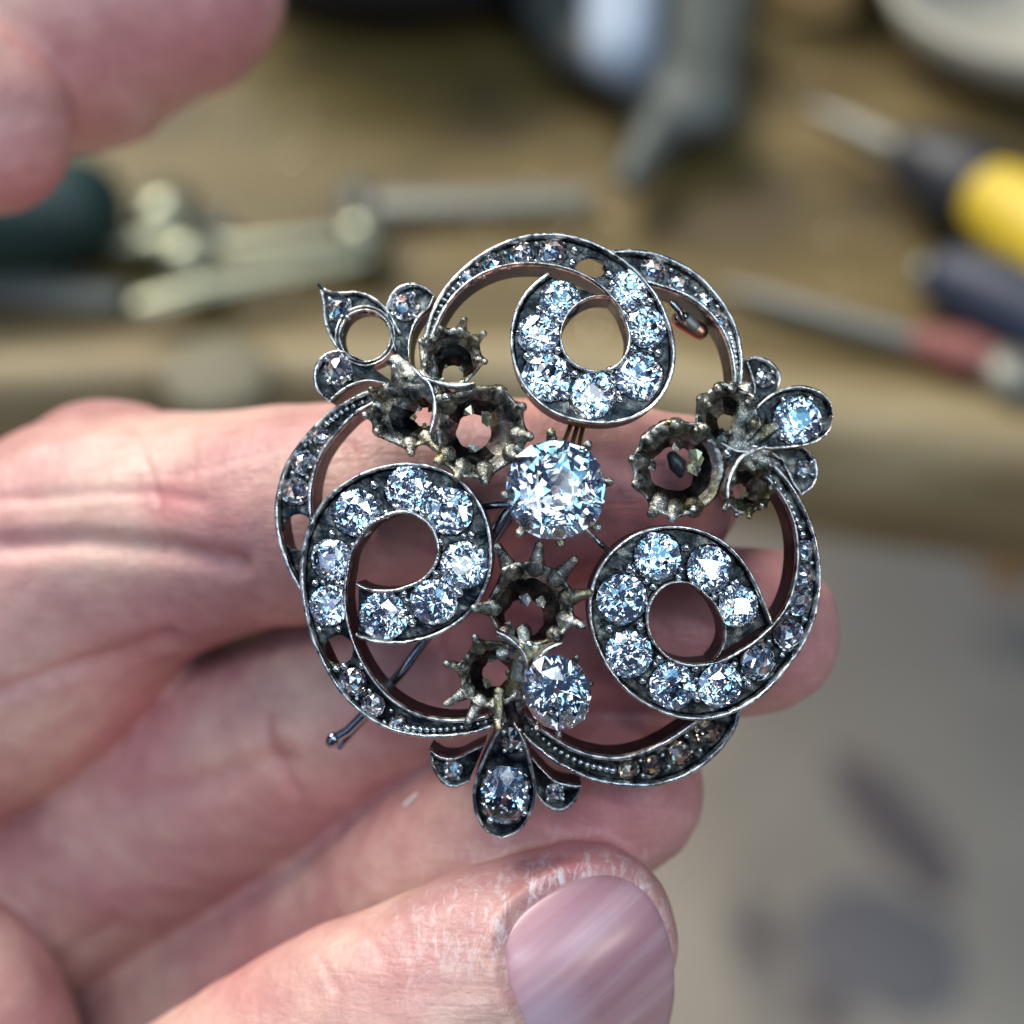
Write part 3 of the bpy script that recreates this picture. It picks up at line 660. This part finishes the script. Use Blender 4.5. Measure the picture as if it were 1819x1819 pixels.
# lower arcs that pass under the scrolls
def arc(label, outer, inner, stones, holes, beads, nb, h, smoky=False):
    O, I = catmull(outer, 190), catmull(inner, 190)
    s = channel('arc', O, I, [(x, y, r * .9) for x, y, r in stones] + holes, h, parent=brooch, M=12); s['label'] = label
    for x, y, r in stones:
        o = diamond(x, y, r, s, h, -.7 if smoky else -.5, rose=True)
        if smoky: o.data = o.data.copy(); o.data.materials[0] = m_smoky
    grains_between(stones, s, h)
    if beads: bead_row(beads, nb, 7, 4, s, h)
    return s
arc('upper right arc running under the top scroll', [(1075, 450), (1095, 443), (1133, 443), (1171, 450), (1209, 466), (1247, 491), (1277, 524), (1300, 559), (1313, 592), (1320, 628), (1321, 665), (1317, 705)],
    [(1075, 500), (1105, 497), (1140, 500), (1171, 508), (1209, 521), (1239, 538), (1267, 564), (1285, 590), (1295, 615), (1301, 640), (1304, 668), (1303, 700)],
    [(1162, 476, 24), (1208, 500, 20), (1252, 529, 17), (1284, 565, 16)], [], [(1300, 592), (1307, 620), (1311, 655), (1311, 698)], 12, -1.4)
arc('left arc running under the left scroll with one missing stone', [(705, 680), (660, 690), (615, 711), (583, 731), (540, 775), (506, 825), (490, 877), (487, 917), (493, 963), (508, 1006), (528, 1045), (548, 1075)],
    [(690, 704), (655, 722), (625, 742), (592, 777), (568, 813), (556, 850), (552, 880), (553, 912), (562, 945), (575, 975), (590, 1000), (600, 1020)],
    [(562, 775, 20), (536, 821, 23), (520, 872, 26)], [(524, 945, 27, 32)], [(577, 751), (600, 733), (630, 717), (682, 697)], 9, -1.4)
arc('bottom arc with dull brownish stones running under the right scroll', [(905, 1272), (925, 1305), (960, 1337), (1000, 1364), (1050, 1387), (1110, 1398), (1170, 1396), (1230, 1375), (1278, 1337), (1308, 1295), (1318, 1255)],
    [(918, 1250), (945, 1280), (975, 1303), (1010, 1325), (1050, 1340), (1095, 1345), (1140, 1336), (1185, 1315), (1225, 1288), (1255, 1262), (1275, 1235)],
    [(1118, 1372, 21), (1162, 1366, 19), (1211, 1344, 23), (1262, 1302, 25)], [], [(1090, 1372), (1040, 1360), (990, 1335), (945, 1298)], 14, -1.4, True)

# petals
def petal(label, pairs, stones, h, closed=True, hole=None, T=2.2, rw=.24):
    O = catmull([(a, b) for a, b, _, _ in pairs], 70); I = catmull([(c_, d_) for _, _, c_, d_ in pairs], 70)
    s = channel('petal', O, I, [(x, y, r * .88, (q[0] if q else r) * .88) for x, y, r, *q in stones] + (hole or []), h, T=T, fd=.6, rw=rw, M=14, parent=brooch); s['label'] = label
    for x, y, r, *q in stones:
        diamond(x, y, r, s, h, -.45, q[0] if q else None, rose=r < 34, rot=0)
        for k in range(4):
            a = math.pi / 4 + k * math.pi / 2 + random.uniform(-.2, .2); ry = q[0] if q else r
            grain(x + math.cos(a) * r * .98, y + math.sin(a) * ry * .98, r * .1 + 3.2, s, h, -.35)
    return s
petal('pointed petal at the upper left tip', [(562, 502, 565, 502), (569, 522, 582, 514), (573, 545, 606, 518), (575, 570, 636, 517), (584, 598, 664, 527), (600, 624, 690, 550), (612, 642, 712, 590)], [(600, 545, 23)], -1.0, hole=[(648, 596, 42, 44)])
petal('rounded petal beside the top scroll tail', [(771, 522, 771, 526), (752, 507, 762, 548), (727, 502, 746, 563), (702, 512, 734, 583), (686, 540, 727, 612), (690, 575, 728, 640), (700, 620, 736, 668)], [(717, 541, 27)], -1.0)
petal('rounded petal above the left arc', [(583, 713, 586, 713), (561, 692, 605, 697), (556, 660, 627, 684), (570, 633, 655, 677), (602, 622, 685, 682), (645, 640, 715, 690)], [(596, 655, 27)], -1.0)
# ring around the missing stone of the upper left trefoil
th = np.linspace(0, 2 * math.pi, 70)
r1 = channel('petal', np.stack([648 + 54 * np.cos(th), 596 + 54 * np.sin(th)], 1), np.stack([648 + 44 * np.cos(th), 596 + 45 * np.sin(th)], 1), [], -1.25, T=1.6, fd=.25, rw=.12, M=6, parent=brooch); r1['label'] = 'empty ring between the three upper left petals'
petal('large petal with a diamond at the right', [(1480, 733, 1480, 743), (1473, 708, 1472, 770), (1450, 690, 1445, 788), (1415, 684, 1402, 796), (1375, 697, 1366, 798), (1335, 730, 1335, 795)], [(1420, 743, 43)], -.2)
petal('small petal above the large right petal', [(1325, 638, 1326, 641), (1345, 632, 1334, 665), (1372, 643, 1340, 690), (1388, 667, 1338, 712), (1384, 690, 1348, 722)], [(1362, 669, 17)], -1.6)
petal('small petal below the large right petal', [(1425, 880, 1422, 878), (1448, 862, 1408, 858), (1455, 838, 1395, 832), (1448, 812, 1380, 813), (1430, 795, 1362, 800)], [(1434, 832, 16)], -1.6)
petal('large teardrop petal with two diamonds at the bottom', [(888, 1489, 896, 1489), (860, 1475, 925, 1475), (843, 1445, 946, 1443), (839, 1406, 953, 1406), (849, 1369, 946, 1363), (869, 1326, 934, 1322), (890, 1285, 916, 1285)], [(896, 1417, 44, 54), (910, 1318, 20, 26)], -.2, T=3)
petal('small curled petal left of the teardrop petal', [(762, 1330, 763, 1332), (768, 1365, 785, 1345), (785, 1392, 812, 1345), (806, 1400, 840, 1332), (832, 1392, 862, 1322)], [(803, 1372, 17)], -1.6)
petal('small curled petal right of the teardrop petal', [(1034, 1397, 1033, 1396), (1023, 1425, 1010, 1394), (998, 1443, 985, 1386), (970, 1433, 963, 1366), (950, 1410, 945, 1345)], [(986, 1412, 17)], -1.6)

# claw settings
def claw_setting(label, cx, cy, R, tips, hole, hr, h=.6, depth=2.6, stone=None, seed=1):
    """flared cup with a hole in the bottom; tips are the pixel places of the claw ends"""
    R *= 1.09 if stone is None else 1.0; seg = 96; V, F = [], []; ang = [math.atan2(y - cy, x - cx) for x, y in tips]; r_ = random.Random(seed)
    def star(a): return sum(math.exp(-((math.atan2(math.sin(a - b), math.cos(a - b))) / .24) ** 2) for b in ang)
    lev = [(0, 0), (.25, .3), (.5, .55), (.75, .8), (1, 1)]
    rings = []
    for inner in (0, 1):
        for li, (f, g) in enumerate(lev if not inner else lev[::-1]):
            row = []
            for k in range(seg):
                a = 2 * math.pi * k / seg; st = min(star(a), 1.0)
                nz = noise.noise(Vector((math.cos(a) * 2.2, math.sin(a) * 2.2, f * 2 + seed * 3.1)))
                nf = noise.noise(Vector((math.cos(a) * 6, math.sin(a) * 6, f * 4 + seed)))
                rt = R * (.93 + .10 * st + .05 * nz) - (6 if inner else 0) * (.6 + .4 * f)
                rb = hr * (1.0 + .12 * nz) + (0 if inner else 8)
                bx, by = hole
                x0, y0 = bx + math.cos(a) * rb, by + math.sin(a) * rb; x1, y1 = cx + math.cos(a) * rt, cy + math.sin(a) * rt
                gg = g ** (.8 if not inner else .9)
                zt = h - .35 + .6 * st * f ** 3 - .5 * (1 - st) * f ** 2 + .18 * nf + .25 * nz * f
                zb = h - depth
                q = dome(x0 + (x1 - x0) * gg, y0 + (y1 - y0) * gg, zb + (zt - zb) * (g ** 1.3))[0]
                row.append(q)
            rings.append(row)
    nR = len(rings)
    for row in rings: V += row
    for i in range(nR):
        j = (i + 1) % nR
        for k in range(seg): k2 = (k + 1) % seg; F.append((i * seg + k, i * seg + k2, j * seg + k2, j * seg + k))
    ob = mesh_obj('claw_setting', mm(V), F, [m_claw, m_dark], brooch, True, [1 if 7 <= i < 9 and (seed in (7, 8, 1) or (k * 7 // 96 + seed) % 3) else 0 for i in range(nR) for k in range(seg)]); ob['label'] = label
    if seed in (1, 2, 3, 4, 5, 6): tips = [(cx + (x - cx) * .94, cy + (y - cy) * .94) for x, y in tips]
    for (x, y), a in zip(tips, ang):
        rr = math.hypot(x - cx, y - cy); bx, by = cx + math.cos(a) * R * .86, cy + math.sin(a) * R * .86
        p0 = dome(bx, by, h - .75)[0]; p1 = dome(bx + (x - bx) * .55, by + (y - by) * .55, h - .1)[0]; p2 = dome(x, y, h + r_.uniform(.1, .6))[0]; p3 = p2 + (p2 - p1).normalized() * .12
        w0 = max(.36, R * PX * .21); tube_obj('claw', [p0, p0.lerp(p1, .5), p1, p2, p3], [w0 * 1.1, w0 * .92, w0 * .70, w0 * .52, w0 * .52], m_claw, ob, 10)
    for k in range(5 if stone is None else 0):           # torn scraps of foil and solder inside
        a = r_.uniform(0, 6.28); q = hr * r_.uniform(.9, 1.2); cx_, cy_ = hole[0] + math.cos(a) * q, hole[1] + math.sin(a) * q
        vs = [dome(cx_ + math.cos(b) * r_.uniform(.5, 1.2) * hr * .36, cy_ + math.sin(b) * r_.uniform(.5, 1.2) * hr * .36, h - depth * r_.uniform(.55, .75) + r_.uniform(0, .4))[0] for b in (0, 1.2, 2.5, 3.7, 5)]
        low = [v - Vector((0, 0, .12)) for v in vs]
        mesh_obj('foil_scrap', mm(vs + low), [(0, 1, 2, 3, 4), (9, 8, 7, 6, 5)] + [(i, 5 + i, 5 + (i + 1) % 5, (i + 1) % 5) for i in range(5)], m_foil if k % 2 else m_claw, ob, False)
    if stone:
        sx, sy = stone; o = place('diamond', OLD[1 if seed == 9 else 0], cx, cy, h + .75, 0, sx, sy, (sx + sy) / 2 * 1.0, .3, ob, .05)
    return ob
claw_setting('small empty claw setting nearest the top scroll tail', 804, 634, 50, [(746, 606), (782, 581), (826, 566), (861, 592), (864, 643), (752, 650)], (804, 668), 19, .9, seed=1)
claw_setting('empty claw setting above the left scroll', 722, 733, 60, [(657, 690), (646, 738), (668, 768), (731, 808), (700, 650), (778, 800)], (753, 741), 17, .2, seed=2)
claw_setting('large empty claw setting left of the centre diamond', 850, 765, 78, [(891, 690), (931, 721), (944, 776), (935, 822), (863, 858), (812, 851), (775, 822), (778, 705)], (842, 767), 31, .6, seed=3)
claw_setting('large empty claw setting right of the centre diamond', 1209, 832, 78, [(1149, 777), (1121, 815), (1126, 861), (1156, 916), (1194, 923), (1235, 910), (1199, 749), (1250, 757), (1160, 765), (1180, 758)], (1196, 833), 40, .7, seed=4)
claw_setting('empty claw setting beside the large right petal', 1292, 742, 56, [(1278, 687), (1299, 688), (1257, 717), (1332, 713), (1343, 752), (1250, 760)], (1290, 752), 16, .9, seed=5)
claw_setting('small empty claw setting at the tail of the right scroll', 1328, 862, 46, [(1371, 826), (1355, 901), (1331, 920), (1308, 917), (1286, 905), (1372, 868)], (1313, 872), 13, .3, seed=6)
claw_setting('large blackened empty claw setting below the centre diamond', 942, 1075, 72, [(886, 975), (958, 970), (1018, 996), (1043, 1054), (1031, 1110), (846, 1081), (893, 1130), (912, 1010), (990, 1130)], (932, 1097), 34, .2, seed=7)
claw_setting('empty claw setting with long bent claws near the bottom', 876, 1197, 58, [(796, 1180), (795, 1250), (831, 1284), (886, 1290), (845, 1135), (925, 1150)], (880, 1196), 23, .5, seed=8)
claw_setting('claw setting holding the large round centre diamond', 987, 870, 78, [(979, 771), (1043, 792), (1079, 856), (1060, 936), (995, 963), (925, 945), (899, 880), (922, 800)], (987, 870), 40, .9, 3.2, stone=(87, 87), seed=9)
claw_setting('claw setting holding the oval diamond near the bottom', 990, 1230, 55, [(1024, 1170), (1047, 1215), (1035, 1275), (993, 1303), (955, 1292), (934, 1240), (962, 1168)], (990, 1230), 28, .8, 2.8, stone=(59, 70), seed=10)
tube_obj('residue', [dome(1195, 812, -1.2)[0], dome(1204, 826, -.9)[0], dome(1208, 842, -1.3)[0]], [.45, .68, .3], m_black, brooch)

# bright leaf edges in the knots
def ribbon(pts, h, wd, ht, parent=brooch):
    P = catmull(pts, 50); V, F = [], []
    for i in range(50):
        t_ = P[min(i + 1, 49)] - P[max(i - 1, 0)]; t_ = t_ / np.hypot(*t_); nn = np.array([-t_[1], t_[0]]) * wd / 2 * min(1, .35 + 5 * min(i, 49 - i) / 49)
        for sgn, z in ((-1, -ht), (-1, -.05), (-.5, 0), (.5, 0), (1, -.05), (1, -ht)): V.append(dome(*(P[i] + nn * sgn), h, z)[0])
    for i in range(49):
        for k in range(6): k2 = (k + 1) % 6; F.append((i * 6 + k, i * 6 + k2, (i + 1) * 6 + k2, (i + 1) * 6 + k))
    F += [tuple(range(6)), tuple(range(294, 300))]
    mesh_obj('leaf_edge', mm(V), F, [m_edge], parent)
for pts in ([(729, 649), (748, 668), (762, 681), (771, 709), (771, 735), (762, 772)], [(748, 668), (771, 677), (799, 684), (824, 684), (843, 680)],
            [(1280, 786), (1305, 799), (1326, 802), (1346, 797), (1364, 791)], [(1343, 800), (1318, 812), (1301, 840), (1294, 863), (1294, 886)],
            [(881, 1122), (905, 1136), (928, 1159), (935, 1184), (932, 1217), (928, 1249)], [(999, 1143), (974, 1155), (956, 1170), (946, 1185)]):
    ribbon(pts, 1.25, 7, 1.7)
# body of the knots: fused cast metal joining the settings
def knot(cx, cy, pts, h, r, seed):
    V, F = [], []
    for i, (x, y) in enumerate(pts):
        a, b = dome(cx, cy, h)[0], dome(x, y, h - .5)[0]; mid = a.lerp(b, .5) + Vector((0, 0, -.2))
        v, f = tube([a, mid, b], [r, r * .75, r * .6], 10); o = len(V); V += v; F += [tuple(q + o for q in g) for g in f]
    V = [v + Vector((noise.noise(v * 1.3 + Vector((seed, 0, 0))), noise.noise(v * 1.3 + Vector((0, seed, 5))), noise.noise(v * 1.3 + Vector((3, 0, seed))))) * .3 for v in V]
    mesh_obj('knot', mm(V), F, m_claw, brooch)
knot(765, 690, [(700, 640), (712, 660), (760, 610), (800, 690), (790, 740), (735, 700), (690, 690), (715, 680)], -.5, .85, 1)
knot(1305, 800, [(1345, 760), (1360, 805), (1285, 780), (1300, 850), (1335, 835), (1325, 690), (1385, 830), (1375, 760)], -.5, .8, 2)
knot(930, 1165, [(900, 1240), (915, 1285), (930, 1120), (950, 1150), (985, 1140), (890, 1160), (900, 1290)], -.6, .85, 3)
for x, y, h in ((793, 706, 1), (1291, 806, 1.1), (941, 1145, 1.1)): grain(x, y, 9, brooch, h, 0)
# curling prongs and stems over the bottom petal
tube_obj('stem', [dome(886, 1230, .2)[0], dome(886, 1262, .7)[0], dome(886, 1292, .5)[0]], [.42, .34, .28], m_claw, brooch)
tube_obj('stem', [dome(905, 1240, -1)[0], dome(912, 1270, -1)[0], dome(914, 1295, -1.2)[0]], [.6, .6, .7], m_wall, brooch)

# wires, hinge and pin on the back
def wire(name, pts, r, m, seg=10): return tube_obj(name, [dome(x, y, z)[0] for x, y, z in pts], [r] * len(pts), m, brooch, seg)
for dx in (-12, 0, 10): wire('wire', [(1027 + dx, 752, -2.6), (1020 + dx * 1.2, 775, -2.4), (1012 + dx * 1.5, 800, -1.6)], .19, m_gold)
wire('wire', [(1040, 940, -.6), (1062, 962, -1.2), (1086, 984, -1.9)], .24, m_edge)
wire('wire', [(862, 899, -1.7), (885, 896, -1.4), (915, 897, -1.0)], .3, m_steel)
wire('wire', [(905, 905, -3.2), (885, 935, -3.4), (868, 965, -3.6)], .5, m_steel)
pin = wire('pin', [(905, 925, -4.2), (800, 1080, -4.6), (740, 1160, -4.8), (665, 1260, -4.9), (612, 1318, -4.9), (604, 1328, -4.9)], .22, m_steel)
wire('catch', [(760, 1130, -4.0), (715, 1192, -4.0), (650, 1266, -3.9), (618, 1298, -3.8), (598, 1310, -3.7)], .38, m_steel)
tube_obj('catch_ball', [dome(592, 1312, -3.6)[0], dome(590, 1317, -3.6)[0]], [.50, .52], m_steel, brooch, 20)
wire('hinge_arm', [(1195, 540, -2.2), (1206, 552, -2.3), (1212, 566, -2.6)], .28, m_steel)
p = dome(1224, 580, -3.6)[0]
tube_obj('hinge_barrel', [p + Vector((-.65, .45, 0)), p + Vector((.75, -.35, 0))], [.68, .68], m_copper, brooch, 20)
tube_obj('hinge_tube', [p + Vector((-.2, .5, .2)), p + Vector((.35, -.05, .3))], [.55, .5], m_st, brooch, 20)
wire('hinge_pin', [(1204, 566, -3), (1216, 562, -2.9)], .34, m_steel)

# small pale flake stuck to the skin
h = bv.ray_cast(eye, (unproj(730, 1418, 0) - eye).normalized())[0]
V = [(h.x + a, h.y + b, h.z + c_) for a, b, c_ in ((-.62, -.45, .3), (-.45, -.62, .3), (.62, .38, .45), (.50, .60, .4), (-.6, -.42, .5), (-.42, -.6, .5), (.6, .4, .62), (.48, .58, .6))]
fo = mesh_obj('chip', mm(V), [(0, 1, 2, 3), (4, 5, 6, 7), (0, 1, 5, 4), (1, 2, 6, 5), (2, 3, 7, 6), (3, 0, 4, 7)], mat('bone_white', (.8, .76, .68), .5), None, False); fo.matrix_world = FRAME
tag(fo, 'tiny pale sliver stuck to the finger left of the bottom petal', 'chip')
